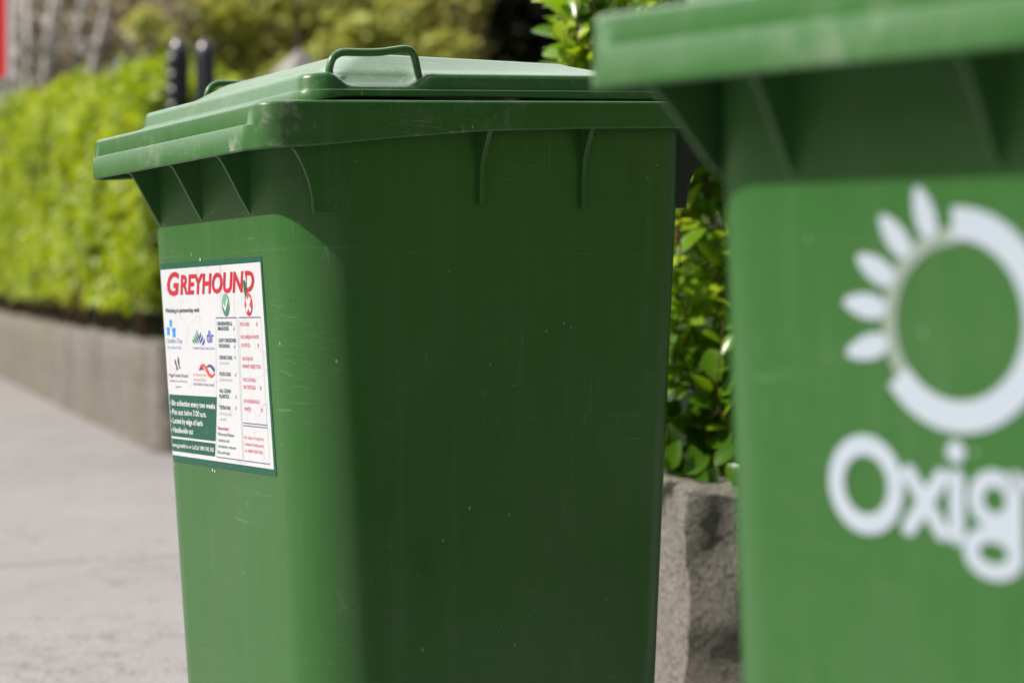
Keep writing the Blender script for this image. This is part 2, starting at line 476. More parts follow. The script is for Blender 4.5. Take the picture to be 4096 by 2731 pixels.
# ------------------------------------------------------------------ flat print: polygons and lettering laid on the bin's front
class Print:
    def __init__(s): s.v, s.f, s.mi, s.mats = [], [], [], []
    def mat(s, m):
        if m not in s.mats: s.mats.append(m)
        return s.mats.index(m)
    def pos(s, x, z, off):
        """x, z in metres on the front; follows the rounded corner"""
        y = face_y(z) - off; r = body_rf(z); fl = body_hw(z) - r
        if abs(x) > fl:
            d = min(abs(x) - fl, r); a = d / r
            y += r * (1 - math.cos(a)); x = math.copysign(fl + (r + off) * math.sin(a), x)
        return (x, y, z)
    def poly(s, pts, m, off):
        i = len(s.v); s.v += [s.pos(x, z, off) for x, z in pts]
        s.f.append(tuple(range(i, i + len(pts)))); s.mi.append(s.mat(m))
    def strip(s, a, b, m, off):
        i = len(s.v); n = len(a)
        s.v += [s.pos(x, z, off) for x, z in a] + [s.pos(x, z, off) for x, z in b]
        for k in range(n - 1):
            s.f.append((i + k, i + k + 1, i + n + k + 1, i + n + k)); s.mi.append(s.mat(m))
    def ribbon(s, pts, wds, m, off, cap=False):
        pts = [Vector(p) for p in pts]; n = len(pts)
        if not isinstance(wds, (list, tuple)): wds = [wds] * n
        A, B = [], []
        for i, p in enumerate(pts):
            d = (pts[min(i + 1, n - 1)] - pts[max(i - 1, 0)]).normalized(); q = Vector((-d.y, d.x)) * wds[i] / 2
            A.append(tuple(p + q)); B.append(tuple(p - q))
        s.strip(A, B, m, off)
        if cap:
            for p, wd in ((pts[0], wds[0]), (pts[-1], wds[-1])): s.disc(p.x, p.y, wd / 2, wd / 2, m, off + 0.00004)
    def disc(s, x, z, rx, rz, m, off, n=28, a0=0, a1=2 * math.pi):
        s.poly([(x + rx * math.cos(a0 + (a1 - a0) * i / n), z + rz * math.sin(a0 + (a1 - a0) * i / n)) for i in range(n)], m, off)
    def annulus(s, x, z, ro, ri, m, off, a0=0, a1=2 * math.pi, n=64):
        ro = ro if isinstance(ro, tuple) else (ro, ro); ri = ri if isinstance(ri, tuple) else (ri, ri)
        T = [a0 + (a1 - a0) * i / n for i in range(n + 1)]
        s.strip([(x + ro[0] * math.cos(t), z + ro[1] * math.sin(t)) for t in T], [(x + ri[0] * math.cos(t), z + ri[1] * math.sin(t)) for t in T], m, off)
    def text(s, body, x0, x1, zb, cap, m, off, bold=0.0, shear=0.0, slope=0.0):
        cu = bpy.data.curves.new("t", 'FONT'); cu.body = body; cu.size = 1; cu.offset = bold; cu.shear = shear
        cu.resolution_u = 3
        ob = bpy.data.objects.new("t", cu)
        me = bpy.data.meshes.new_from_object(ob)
        co = np.array([v.co[:2] for v in me.vertices])
        xa, xb = co[:, 0].min(), co[:, 0].max()
        i = len(s.v)
        for (x, y) in co:
            u = (x - xa) / (xb - xa)
            s.v.append(s.pos(x0 + (x1 - x0) * u, zb + y * cap / 0.69 + slope * u, off))
        k = s.mat(m)
        for p in me.polygons:
            s.f.append(tuple(i + a for a in p.vertices)); s.mi.append(k)
        bpy.data.objects.remove(ob); bpy.data.curves.remove(cu); bpy.data.meshes.remove(me)
    def build(s, name, parent):
        me = mesh_of(name, s.v, s.f)
        for m in s.mats: me.materials.append(m)
        me.polygons.foreach_set("material_index", s.mi)
        me.update()
        return link(name, me, None, parent)

def ink(name, col, rough=0.42, wear=0.12):
    k = NT(name)
    v = k.coord()
    c = k.mix(k.math('MULTIPLY', k.step(k.noise(v, 60, 6, 0.7), 0.55, 0.75), wear), col, (0.55, 0.55, 0.53))
    k.set(c, rough, 0.4)
    return k.m

# ------------------------------------------------------------------ leaves
def leaf_mesh(name, cen, ax, nr, ln, wd, tint, rows=None, bend=0.18, fold=0.25):
    """many real leaf faces in one mesh: cen base points, ax long axis, nr upper normal"""
    cen, ax, nr = map(np.asarray, (cen, ax, nr))
    ax = ax / np.linalg.norm(ax, axis=1, keepdims=True)
    nr = nr - (nr * ax).sum(1, keepdims=True) * ax
    nr = nr / np.maximum(np.linalg.norm(nr, axis=1, keepdims=True), 1e-6)
    sd = np.cross(ax, nr)
    N = len(cen)
    ln = np.broadcast_to(ln, N); wd = np.broadcast_to(wd, N)
    if rows is None:
        tm = [(0, 0, 0), (0.5, -0.5, fold), (1, 0, -bend), (0.5, 0.5, fold)]
        fc = [(0, 2, 1), (0, 3, 2)]
    else:
        tm, fc = [], []
        for t, hw in rows:
            for sg in (-1, 0, 1):
                tm.append((t, sg * hw * 0.5, abs(sg) * fold * hw - bend * t * t))
        for i in range(len(rows) - 1):
            for j in (0, 1):
                a = i * 3 + j
                fc.append((a, a + 1, a + 4, a + 3))
    tm = np.array(tm, float); K = len(tm)
    V = (cen[:, None, :] + ax[:, None, :] * (tm[None, :, 0, None] * ln[:, None, None])
         + sd[:, None, :] * (tm[None, :, 1, None] * wd[:, None, None])
         + nr[:, None, :] * (tm[None, :, 2, None] * wd[:, None, None]))
    V = V.reshape(-1, 3)
    fl = len(fc[0])
    Fa = (np.array(fc)[None] + (np.arange(N) * K)[:, None, None]).reshape(-1)
    me = bpy.data.meshes.new(name)
    me.vertices.add(len(V)); me.vertices.foreach_set("co", V.astype(np.float32).ravel())
    nfc = N * len(fc)
    me.loops.add(len(Fa)); me.loops.foreach_set("vertex_index", Fa.astype(np.int32))
    me.polygons.add(nfc)
    me.polygons.foreach_set("loop_start", (np.arange(nfc) * fl).astype(np.int32))
    me.update(calc_edges=True)
    at = me.attributes.new("tint", 'FLOAT', 'FACE')
    at.data.foreach_set("value", np.repeat(np.asarray(tint, np.float32), len(fc)))
    if rows is not None: me.shade_smooth()
    return me

def leaf_mat(name, stops, trans=0.35, rough=0.42, tr_gain=1.6):
    k = NT(name)
    a = k.node("ShaderNodeAttribute", attribute_name="tint").outputs["Fac"]
    c = k.ramp(a, stops)
    v = k.coord()
    c = k.mix(k.math('MULTIPLY', k.noise(v, 90, 3), 0.35), c, k.mix(0.55, c, (0, 0, 0)))
    k.set(c, rough, 0.45)
    tr = k.node("ShaderNodeBsdfTranslucent")
    g = k.node("ShaderNodeMix", data_type='RGBA', blend_type='MULTIPLY')
    g.inputs[0].default_value = 1
    k.link(c, g.inputs[6]); g.inputs[7].default_value = (tr_gain * 1.1, tr_gain, tr_gain * 0.45, 1)
    k.link(g.outputs[2], tr.inputs[0])
    mx = k.node("ShaderNodeMixShader", ins={0: trans})
    k.link(k.p.outputs[0], mx.inputs[1]); k.link(tr.outputs[0], mx.inputs[2])
    k.link(mx.outputs[0], k.out.inputs[0])
    return k.m

def unit(n):
    v = rng.normal(size=(n, 3)); return v / np.linalg.norm(v, axis=1, keepdims=True)

# ------------------------------------------------------------------ setting: ground
def ground_z(y): return 0.033 * (y - 3.0)
WD = Vector((-0.391, 1.0, 0)).normalized()          # direction the garden wall runs, away from the camera
def wall_x(y): return -1.48 - 0.391 * (y - 7.95)    # front face of the wall on plan

k = NT("soil_ground")
v = k.coord()
k.set(k.mix(k.noise(v, 6, 6), (0.05, 0.045, 0.025), (0.10, 0.10, 0.04)), 0.95, 0.2)
k.bump(k.noise(v, 40, 5), 0.6, 0.03)
gs = [(-120, -40), (120, -40), (120, 220), (-120, 220)]
o = link("ground", mesh_of("ground", [(x, y, ground_z(y) - 0.012) for x, y in gs], [(0, 1, 2, 3)]), k.m)
tag(o, kind="structure")

k = NT("pavement_concrete")
v = k.coord()
big = k.noise(v, 0.9, 5, 0.6)
mid = k.noise(k.mapping(v, scale=(1.6, 0.6, 1)), 5, 6, 0.62)
fine = k.noise(v, 130, 3, 0.6)
c = k.mix(big, (0.268, 0.252, 0.255), (0.338, 0.320, 0.326))
c = k.mix(k.math('MULTIPLY', k.step(mid, 0.45, 0.7), 0.3), c, (0.225, 0.208, 0.205))
c = k.mix(k.math('MULTIPLY', k.step(fine, 0.52, 0.62), 0.42), c, (0.17, 0.16, 0.15))
c = k.mix(k.math('MULTIPLY', k.step(k.noise(k.mapping(v, loc=(7, 3, 0)), 150, 2), 0.58, 0.66), 0.5), c, (0.62, 0.60, 0.58))
# tooled joints across the footway and a pale worn line
sx = k.node("ShaderNodeSeparateXYZ", ins={0: v})
al = k.math('ADD', k.math('MULTIPLY', sx.outputs[1], 0.931), k.math('MULTIPLY', sx.outputs[0], -0.364))
jd = k.math('ABSOLUTE', k.math('SUBTRACT', k.math('FRACT', k.math('MULTIPLY', k.math('ADD', al, 0.75), 0.42)), 0.5))
jm = k.step(k.math('ADD', jd, k.math('MULTIPLY', k.math('SUBTRACT', mid, 0.5), 0.012)), 0.009, 0.004)
c = k.mix(k.math('MULTIPLY', jm, 0.55), c, (0.13, 0.115, 0.10))
crk = k.noise(k.mapping(v, loc=(2, 5, 0)), 1.1, 6, 0.6)
c = k.mix(k.math('MULTIPLY', k.step(k.math('ABSOLUTE', k.math('SUBTRACT', crk, 0.5)), 0.006, 0.001), 0.5), c, (0.14, 0.12, 0.10))
c = k.mix(k.math('MULTIPLY', k.step(k.noise(k.mapping(v, loc=(1, 8, 0)), 3.2, 4, 0.6), 0.60, 0.72), 0.25), c, (0.42, 0.41, 0.415))
k.set(c, 0.9, 0.25)
k.bump(k.math('SUBTRACT', k.math('ADD', fine, k.math('MULTIPLY', mid, 0.6)), k.math('MULTIPLY', jm, 1.5)), 0.5, 0.006)
ys = [-30, 2, 8, 14, 40, 90]
pv = []
for y in ys: pv += [(wall_x(y) - 14, y, ground_z(y)), (min(wall_x(y) + 0.15, 60) if y > 7 else wall_x(y) + (14 if y < 3 else 0.6), y, ground_z(y))]
o = link("pavement", mesh_of("pavement", pv, [(2 * i, 2 * i + 1, 2 * i + 3, 2 * i + 2) for i in range(len(ys) - 1)]), k.m)
tag(o, kind="structure")

# worn concrete / render for the walls
def wall_mat(name, a, b, stain, scale, streak=1.0, yellow=0.0, bump=0.5):
    k = NT(name)
    v = k.coord()
    c = k.mix(k.noise(v, scale, 7, 0.68), a, b)
    st = k.noise(k.mapping(v, scale=(5.0, 5.0, 0.9)), 1.0, 5, 0.6)
    c = k.mix(k.math('MULTIPLY', k.step(st, 0.48, 0.68), 0.75 * streak), c, stain)
    if yellow:
        ye = k.noise(k.mapping(v, scale=(3.0, 3.0, 0.5), loc=(3, 1, 0)), 1.0, 3)
        c = k.mix(k.math('MULTIPLY', k.step(ye, 0.56, 0.72), yellow), c, (0.26, 0.22, 0.07))
    grit = k.noise(v, scale * 9, 4, 0.7)
    c = k.mix(k.math('MULTIPLY', k.step(grit, 0.48, 0.62), 0.55), c, tuple(x * 0.38 for x in a))
    c = k.mix(k.math('MULTIPLY', k.step(k.noise(k.mapping(v, loc=(9, 9, 9)), scale * 11, 3), 0.58, 0.66), 0.5), c, (0.55, 0.53, 0.48))
    pit = k.noise(k.mapping(v, loc=(1, 6, 2)), scale * 4.5, 5, 0.75)
    c = k.mix(k.math('MULTIPLY', k.step(pit, 0.50, 0.64), 0.6), c, tuple(x * 0.35 for x in a))
    k.set(c, 0.92, 0.25)
    k.bump(k.math('ADD', k.math('ADD', grit, pit), k.noise(v, scale * 2.5, 5)), bump, 0.014)
    return k.m

def rough_wall(name, p0, p1, thick, z0, z1, mat, amp, step=0.06, bev=0.02, turn=0.0, rnd=0.0):
    """wall between plan points p0 -> p1 (front face line), thick to the right of it, displaced so that no edge is clean"""
    d = (Vector(p1) - Vector(p0)); Ln = d.length; d.normalize(); nrm = Vector((d.y, -d.x)); nrm = Matrix.Rotation(turn, 2) @ nrm
    bm = bmesh.new()
    box(bm, 0, Ln, 0, thick, 0, 1)
    for e_axis, cnt in ((0, int(Ln / step)), (1, max(2, int(thick / step))), (2, max(3, int(0.5 / step)))):
        for i in range(1, cnt):
            pc = [0, 0, 0]; pn = [0, 0, 0]; pn[e_axis] = 1
            pc[e_axis] = (Ln, thick, 1)[e_axis] * i / cnt
            bmesh.ops.bisect_plane(bm, geom=bm.verts[:] + bm.edges[:] + bm.faces[:], plane_co=pc, plane_no=pn)
    if rnd:
        for e_axis in (0, 1):
            for i in range(1, 8):
                pc = [0, 0, 0]; pn = [0, 0, 0]; pn[e_axis] = 1; pc[e_axis] = rnd * i / 7
                bmesh.ops.bisect_plane(bm, geom=bm.verts[:] + bm.edges[:] + bm.faces[:], plane_co=pc, plane_no=pn)
        for vv in bm.verts:
            a, b = rnd - vv.co.x, rnd - vv.co.y
            if a > 0 and b > 0:
                m_, h_ = max(a, b), math.hypot(a, b)
                vv.co.x, vv.co.y = rnd - a * m_ / h_, rnd - b * m_ / h_
    from mathutils import noise as mn
    for vv in bm.verts:
        l, t, h = vv.co
        P = Vector(p0) + d * l + nrm * t
        zz0, zz1 = ground_z(P.y) + z0, ground_z(P.y) + z1
        z = zz0 + (zz1 - zz0) * h
        # soften the top arris
        if h > 0.999 and (t < 0.001 or l < 0.001 or l > Ln - 0.001 or t > thick - 0.001): z -= bev
        q = Vector((P.x, P.y, z))
        nz = mn.noise_vector(q * 9) * amp + mn.noise_vector(q * 31) * amp * 0.45
        vv.co = q + nz
    return link(name, from_bm(name, bm, True, 50), mat)

mw = wall_mat("rendered_wall", (0.15, 0.138, 0.120), (0.34, 0.315, 0.28), (0.12, 0.10, 0.08), 5.0, 0.8, 0.6, 0.7)
o = rough_wall("garden_wall", (wall_x(8.10), 8.10), (wall_x(24), 24), 0.36, -0.05, 0.472, mw, 0.012, 0.12, rnd=0.09)
tag(o, "long low rendered wall with brown streaks running along the pavement under the hedge", "wall")
ms = wall_mat("rough_stone", (0.25, 0.232, 0.195), (0.47, 0.44, 0.385), (0.18, 0.16, 0.125), 16, 0.6, 0.15, 0.9)
bm = None
o = rough_wall("stone_wall", (0.312, 3.40), (0.312 + WD.x * 1.1, 3.40 + WD.y * 1.1), 2.6, -0.05, 0.402, ms, 0.013, 0.026, 0.014, R(-16))
tag(o, "rough grey stone wall with weathered edge in the gap between the two bins", "wall")

blocker_wing = rough_wall("blocker_wing", (wall_x(-5.0) + 0.38, -5.0), (wall_x(2.5) + 0.38, 2.5), -0.3, -0.05, 0.385, ms, 0.012, 0.06, 0.012)  # unseen low wall added under the foliage that blocks sky from the bins
blocker_wing.parent = o
# ------------------------------------------------------------------ the two bins
dark = plain("dark_grey_plastic", (0.018, 0.026, 0.026), 0.5, 0.4)
ex = Vector((math.sin(PHI), -math.cos(PHI), 0))
b1loc = Vector((-0.146, 2.714, 0)) - 0.012 * ex
GREEN = (0.038, 0.143, 0.030)
bin1, m1 = make_bin(b1loc, (0, 0, PHI - math.pi / 2), 1.0, GREEN,
                    "green wheelie bin in sharp focus with a white waste-sorting sticker on its front", dark, (-0.19, -0.04, 0.117, 0.262))
PHI2, ROLL2 = 0.667, 0.036
ex2 = Vector((math.sin(PHI2), -math.cos(PHI2), 0))
b2loc = Vector((0.54, 1.448, 0.934)) + ex2 * (-0.98 * math.sin(ROLL2)) + Vector((0, 0, -0.98 * math.cos(ROLL2)))
bin2, m2 = make_bin(b2loc, (0, ROLL2, PHI2 - math.pi / 2), 5.0, GREEN,
                    "blurred green wheelie bin close by with white ring logo and Oxigen lettering", dark, (-0.252, -0.15, 0.035, 0.262), 0.020)

# sticker on the sharp bin
SW = NT("sticker_white")
v = SW.coord()
c = SW.mix(SW.noise(v, 8, 4), (0.62, 0.635, 0.67), (0.70, 0.715, 0.75))
cr = SW.node("ShaderNodeTexVoronoi", feature='DISTANCE_TO_EDGE', ins={"Vector": SW.mix(0.06, v, SW.node("ShaderNodeTexNoise", ins={"Vector": v, "Scale": 12.0}).outputs[1]), "Scale": 26.0})
crm = SW.math('MULTIPLY', SW.step(cr.outputs["Distance"], 0.022, 0.004), SW.step(SW.noise(v, 14, 3), 0.44, 0.6))
c = SW.mix(SW.math('MULTIPLY', crm, 0.45), c, (0.35, 0.34, 0.36))
gr = SW.noise(SW.mapping(v, scale=(55, 55, 4)), 1.0, 5, 0.65)
c = SW.mix(SW.math('MULTIPLY', SW.step(gr, 0.58, 0.74), 0.40), c, (0.33, 0.24, 0.17))
SW.set(c, 0.38, 0.45)
M = dict(w=SW.m, dg=ink("sticker_dark_green", (0.012, 0.105, 0.066)), red=ink("print_red", (0.56, 0.022, 0.045)), navy=ink("print_navy", (0.035, 0.05, 0.11)),
         teal=ink("print_teal", (0.02, 0.10, 0.13)), sky=ink("print_sky_blue", (0.02, 0.33, 0.85)), blue=ink("print_blue", (0.05, 0.07, 0.55)),
         grey=ink("print_grey", (0.22, 0.22, 0.26)), pur=ink("print_purple", (0.10, 0.02, 0.07)), org=ink("print_coral", (0.72, 0.10, 0.07)),
         gm=ink("print_green", (0.05, 0.26, 0.14)), gl=ink("print_light_green", (0.15, 0.45, 0.25)), rl=ink("print_light_red", (0.75, 0.08, 0.08)),
         pk=ink("print_pink_red", (0.62, 0.08, 0.14)), slate=ink("print_slate", (0.09, 0.10, 0.22)), lb=ink("print_pale_blue", (0.35, 0.42, 0.52)), plas=m1)
S = Print()
def X(mm): return (mm + 12) / 1000.0
def Z(mm): return mm / 1000.0
def quadgrid(tl, trr, br, bl, m, off, nx=24):
    top = [(X(tl[0] + (trr[0] - tl[0]) * i / nx), Z(tl[1] + (trr[1] - tl[1]) * i / nx)) for i in range(nx + 1)]
    bot = [(X(bl[0] + (br[0] - bl[0]) * i / nx), Z(bl[1] + (br[1] - bl[1]) * i / nx)) for i in range(nx + 1)]
    S.strip(top, bot, m, off)
O1, O2, O3, O4, O5 = 0.0007, 0.0010, 0.0013, 0.0016, 0.0019
quadgrid((-212, 797), (135, 797), (144, 511), (-202, 511), M['dg'], O1)
quadgrid((-209.5, 788.5), (131, 789.5), (138, 519.5), (-205, 520), M['w'], O2)
def tx(body, x0, x1, zb, cap, m, bold=0.01, shear=0.0):
    S.text(body, X(x0), X(x1), Z(zb), cap / 1000, M[m], O4, bold, shear)
tx("G", -185, -139.5, 752, 31, 'red', 0.03, 0.22)
tx("REYHOUND", -138, 110, 752.5, 26, 'red', 0.03, 0.2)
tx("Working in partnership with", -197, -75, 726.5, 6.2, 'navy', 0.012)
# tick and cross badges
S.disc(X(15.5), Z(735), 0.0125, 0.0155, M['grey'], O3)
S.disc(X(15.5), Z(735), 0.0115, 0.0145, M['gl'], O4, 20, 0, math.pi)
S.disc(X(15.5), Z(735), 0.0115, 0.0145, M['gm'], O4, 20, math.pi, 2 * math.pi)
S.poly([(X(6.5), Z(735)), (X(9.5), Z(738)), (X(14), Z(733)), (X(22), Z(745)), (X(25), Z(742)), (X(14.5), Z(726))], M['w'], O5)
S.disc(X(88.5), Z(735), 0.0125, 0.0155, M['pk'], O3)
S.disc(X(88.5), Z(735), 0.0115, 0.0145, M['rl'], O4, 20, 0, math.pi)
S.disc(X(88.5), Z(735), 0.0115, 0.0145, M['red'], O4, 20, math.pi, 2 * math.pi)
S.ribbon([(X(81.5), Z(744)), (X(95.5), Z(726))], 0.007, M['w'], O5)
S.ribbon([(X(95.5), Z(744)), (X(81.5), Z(726))], 0.007, M['w'], O5 + 0.0001)
# rules
def rule(x0, z0, x1, z1, m='slate', wd=0.0009): S.ribbon([(X(x0), Z(z0)), (X(x1), Z(z1))], wd, M[m], O4)
rule(-19, 718, 50, 718); rule(56, 718, 124, 718)
rule(-43, 526, 43, 526); rule(45, 526, 127, 526); rule(51, 577, 126, 577); rule(51, 573.5, 126, 573.5)
rule(-19, 718, -43, 526, 'lb', 0.0006); rule(50, 718, 43, 526, 'lb', 0.0006); rule(56, 718, 45, 526, 'lb', 0.0006); rule(124, 718, 127, 526, 'lb', 0.0006)
# three castles
def castle(x, z, h, wd):
    q = [(-.5, 0), (.5, 0), (.36, .3), (.36, .62), (.5, .72), (.5, 1), (.3, 1), (.3, .82), (.12, .82), (.12, 1), (-.12, 1), (-.12, .82), (-.3, .82), (-.3, 1), (-.5, 1), (-.5, .72), (-.36, .62), (-.36, .3)]
    S.poly([(X(x + a * wd), Z(z + b * h)) for a, b in q], M['sky'], O4)
castle(-180, 706.5, 9.5, 9); castle(-190.5, 694.5, 11, 10.5); castle(-170, 691.5, 13, 12)
tx("Dublin City", -196, -141, 683, 6.3, 'grey', -0.005)
tx("Baile Átha Cliath", -196, -146, 674.5, 4.0, 'sky', 0.0)
# striped triangle, waves and lower-case council mark
for i in range(4):
    x1 = -99 + i * 7.4; zt_ = 688 + i * 4.4; xt = -104 + i * 5.3
    S.ribbon([(X(xt), Z(zt_)), (X(xt + (x1 - xt) * 0.35 + 0.8), Z(zt_ - (zt_ - 683) * 0.5)), (X(x1 + 1), Z(683))], [0.0016, 0.0044, 0.0018], M['gm'], O4 + i * 0.00002)
for i in range(3):
    bx, bz = -78 + i * 6.0, 698 - i * 4.0
    S.ribbon([(X(bx + 3), Z(bz)), (X(bx + 2.5), Z(bz - 4)), (X(bx - 2), Z(bz - 8)), (X(bx - 5), Z(bz - 9))], [0.001, 0.0036, 0.003, 0.001], M['blue'], O4 + i * 0.00002)
tx("dlr", -54, -31, 684, 17, 'blue', 0.0)
tx("Comhairle Contae County Council", -104, -30, 674.6, 3.6, 'blue', 0.0)
# bird over the county name
S.poly([(X(a), Z(b)) for a, b in [(-160, 664), (-157.5, 660), (-156.5, 655), (-157, 650), (-158.2, 647.5), (-160, 651), (-161.5, 656), (-161.5, 661)]], M['pur'], O4)
S.poly([(X(a), Z(b)) for a, b in [(-174, 659), (-172, 656.5), (-174, 655), (-171, 653.5), (-169.5, 650), (-167, 646), (-169, 643), (-164, 645), (-161, 646.5), (-165, 648), (-167, 652), (-168, 656), (-170, 658.5)]], M['pur'], O4)
S.poly([(X(a), Z(b)) for a, b in [(-157.5, 648.5), (-152, 648.7), (-156, 645.5)]], M['pur'], O4)
tx("Fingal County Council", -197, -128, 634.3, 4.4, 'pur', 0.012)
tx("Comhairle Contae Fhine Gall", -195, -132, 626.8, 3.2, 'pur', -0.006)
S.ribbon([(X(-177), Z(617.8)), (X(-170), Z(619.6)), (X(-162), Z(620.4)), (X(-151), Z(619.8))], [0.0004, 0.0016, 0.0016, 0.0003], M['gl'], O4)
# interlaced waves over the south county lines
def arc(pts, wds, m, off):
    pts = [Vector((X(a), Z(b))) for a, b in pts]; F2, W2 = [], []
    for i in range(len(pts) - 1):
        p0, p1, p2, p3 = pts[max(i - 1, 0)], pts[i], pts[i + 1], pts[min(i + 2, len(pts) - 1)]
        for t in (0, .25, .5, .75):
            F2.append(0.5 * ((2 * p1) + (-p0 + p2) * t + (2 * p0 - 5 * p1 + 4 * p2 - p3) * t * t + (-p0 + 3 * p1 - 3 * p2 + p3) * t ** 3)); W2.append(wds[i] + (wds[i + 1] - wds[i]) * t)
    F2.append(pts[-1]); W2.append(wds[-1])
    S.ribbon(F2, W2, m, off)
arc([(-85, 645), (-77, 648.5), (-69, 645)], [0.002, 0.004, 0.001], M['slate'], O4)
arc([(-60, 650), (-49, 652), (-40, 649), (-34, 645)], [0.001, 0.004, 0.006, 0.006], M['slate'], O4)
arc([(-87, 645), (-79, 651), (-69, 652), (-60, 646), (-52, 639.5), (-43, 638), (-32, 642.5)], [0.0006, 0.003, 0.0045, 0.0065, 0.006, 0.0035, 0.0005], M['org'], O4 + 0.0002)
tx("Comhairle Contae", -108, -63, 637.2, 3.3, 'org', 0.0)
tx("Átha Cliath Theas", -109, -65, 630.2, 3.3, 'org', 0.0)
tx("South Dublin County Council", -110, -38, 624, 3.4, 'slate', 0.01)
# green panels
quadgrid((-203, 608), (-31, 609), (-44, 547.5), (-203.5, 547.5), M['dg'], O3)
quadgrid((-203.5, 544.3), (-45, 544.3), (-49, 526), (-203, 526), M['dg'], O3)
for t, z, x1 in (("Bin collection every two weeks", 592.6, -38), ("before", 579.6, None), ("Locate by edge of kerb", 566.8, -84), ("Handle-side out", 553.6, -120)):
    S.disc(X(-198), Z(z + 3.0), 0.0016, 0.0020, M['w'], O4, 12)
    if x1 is not None: tx(t, -192, x1, z, 7.6, 'w', 0.03)
tx("Put out", -192, -152, 579.6, 7.6, 'w', 0.03)
tx("before", -148, -120, 579.6, 7.6, 'w', 0.022, 0.25)
tx("7.00 a.m.", -116, -70, 579.8, 7.6, 'w', 0.03)
tx("www.greenbin.ie or LoCall 1890 342 342", -201, -51, 532.4, 5.6, 'w', 0.025)
# accepted list
for t, x0, x1, z in (("NEWSPAPERS &", -15, 33, 707.6), ("MAGAZINES", -14, 21, 701), ("LIGHT CARDBOARD", -14, 43, 685), ("PACKAGING", -14, 21, 677.5), ("DRINKS CANS", -14, 27, 661.6), ("FOOD CANS", -17, 19, 639),
                     ("ALL CLEAN", -21, 16, 616), ("PLASTICS", -22, 10, 608.5), ("TETRA PAK", -24, 13, 593)):
    tx(t, x0, x1, z, 4.9, 'teal', 0.02)
for x, z in ((38, 703), (37, 679), (37, 664.5), (35, 641), (32, 611), (30, 596)):
    S.ribbon([(X(x - 2.2), Z(z + 0.6)), (X(x - 0.6), Z(z - 2.2)), (X(x + 2.6), Z(z + 3.2))], [0.0010, 0.0014, 0.0006], M['slate'], O4)
for t, x0, x1, z in (("(aluminium)", -14, 16, 655), ("(steel and tin)", -17, 22, 632), ("(milk and juice", -25, 16, 585.5), ("cartons)", -26, -3, 577.5)):
    tx(t, x0, x1, z, 4.0, 'lb', 0.0)
tx("Remember!", -32, 3, 564.4, 4.4, 'red', 0.012)
for t, x0, x1, z in (("Rinse and flatten", -33, 19, 556.4), ("cartons and", -34, 2, 548), ("containers; remove", -36, 23, 539.6), ("lids and tops", -38, 2, 531.2)):
    tx(t, x0, x1, z, 4.4, 'teal', 0.006)
# refused list
for t, x0, x1, z in (("NO GLASS", 59, 87, 707), ("NO GARDEN WASTE", 59, 115, 690), ("OR WOOD", 59, 86, 679), ("NO FOOD OR", 60, 93, 661), ("SHARP OBJECTS", 59, 109, 651), ("NO CLOTHING", 59, 97, 633),
                     ("OR TEXTILES", 58, 96, 623), ("NO HAZARDOUS", 57, 105, 604.5), ("WASTE", 57, 77, 594)):
    tx(t, x0, x1, z, 4.6, 'pk', 0.008)
for x, z in ((111, 709), (112, 681), (113, 653), (112, 625), (112, 596)):
    S.ribbon([(X(x - 1.6), Z(z + 2.4)), (X(x + 1.6), Z(z - 2.2))], 0.0011, M['pk'], O4)
    S.ribbon([(X(x + 1.6), Z(z + 2.4)), (X(x - 1.6), Z(z - 2.2))], 0.0011, M['pk'], O4 + 0.00003)
for t, x0, x1, z in (("For skip or bag hire", 52, 112, 556), ("contact Greyhound", 52, 110, 547), ("at 1890 929 333", 52, 106, 538)):
    tx(t, x0, x1, z, 4.2, 'pk', 0.004)
# torn strip showing the plastic underneath, with white paper edges
S.poly([(X(a), Z(b)) for a, b in [(80, 778), (84, 777), (86.5, 766), (85.5, 754), (83.5, 744), (82, 741), (79, 750), (77, 759), (77.5, 768)]], M['w'], O5 + 0.0001)
S.poly([(X(a), Z(b)) for a, b in [(79, 767), (82, 768), (85.5, 764), (85.5, 755), (83, 745), (82, 739), (80.5, 746), (77.5, 756), (77.5, 763)]], M['plas'], O5 + 0.0003)
for q in ([(-62, 803), (-59.5, 797), (-63.5, 797)], [(-62, 507.5), (-58, 508), (-58, 505), (-61, 504.5)], [(-54, 506), (-51, 507), (-51, 504), (-53.5, 503.5)], [(-200, 506), (-197.5, 507), (-198, 503.5)]):
    S.poly([(X(a), Z(b)) for a, b in q], M['w'], O3)
stk = S.build("sticker", bin1)
stk["label"] = "white waste-sorting sticker with dark green border and red heading"

# ring mark and lettering on the near bin
WP = ink("white_paint", (0.46, 0.53, 0.62), 0.45, 0.25)
WT = ink("worn_white_paint", (0.26, 0.33, 0.28), 0.5, 0.5)
P = Print()
cx, cz = 0.001, 0.751
P.annulus(cx, cz + 0.002, 0.0765, 0.0545, WP, 0.0010, R(-142), R(93), 80)
P.annulus(cx, cz, 0.0655, 0.0535, WT, 0.0008, R(90), R(222), 50)
for a, r0, r1 in ((110, 0.061, 0.099), (132, 0.061, 0.099), (153, 0.061, 0.099), (173, 0.062, 0.102), (194, 0.062, 0.102)):
    q = R(a); n = 26; rm, hl_, hw_ = (r0 + r1) / 2, (r1 - r0) / 2, 0.0088
    P.poly([(cx + (rm + hl_ * math.cos(t)) * math.cos(q) - hw_ * math.sin(t) * math.sin(q) * (1 - 0.25 * math.cos(t)), cz + (rm + hl_ * math.cos(t)) * math.sin(q) + hw_ * math.sin(t) * math.cos(q) * (1 - 0.25 * math.cos(t)))
            for t in [2 * math.pi * i / n for i in range(n)]], WP, 0.0012)
P.build("ring_logo", bin2)
P = Print()
of = 0.0010
P.annulus(-0.0815, 0.633, (0.0350, 0.0357), (0.0205, 0.0212), WP, of)
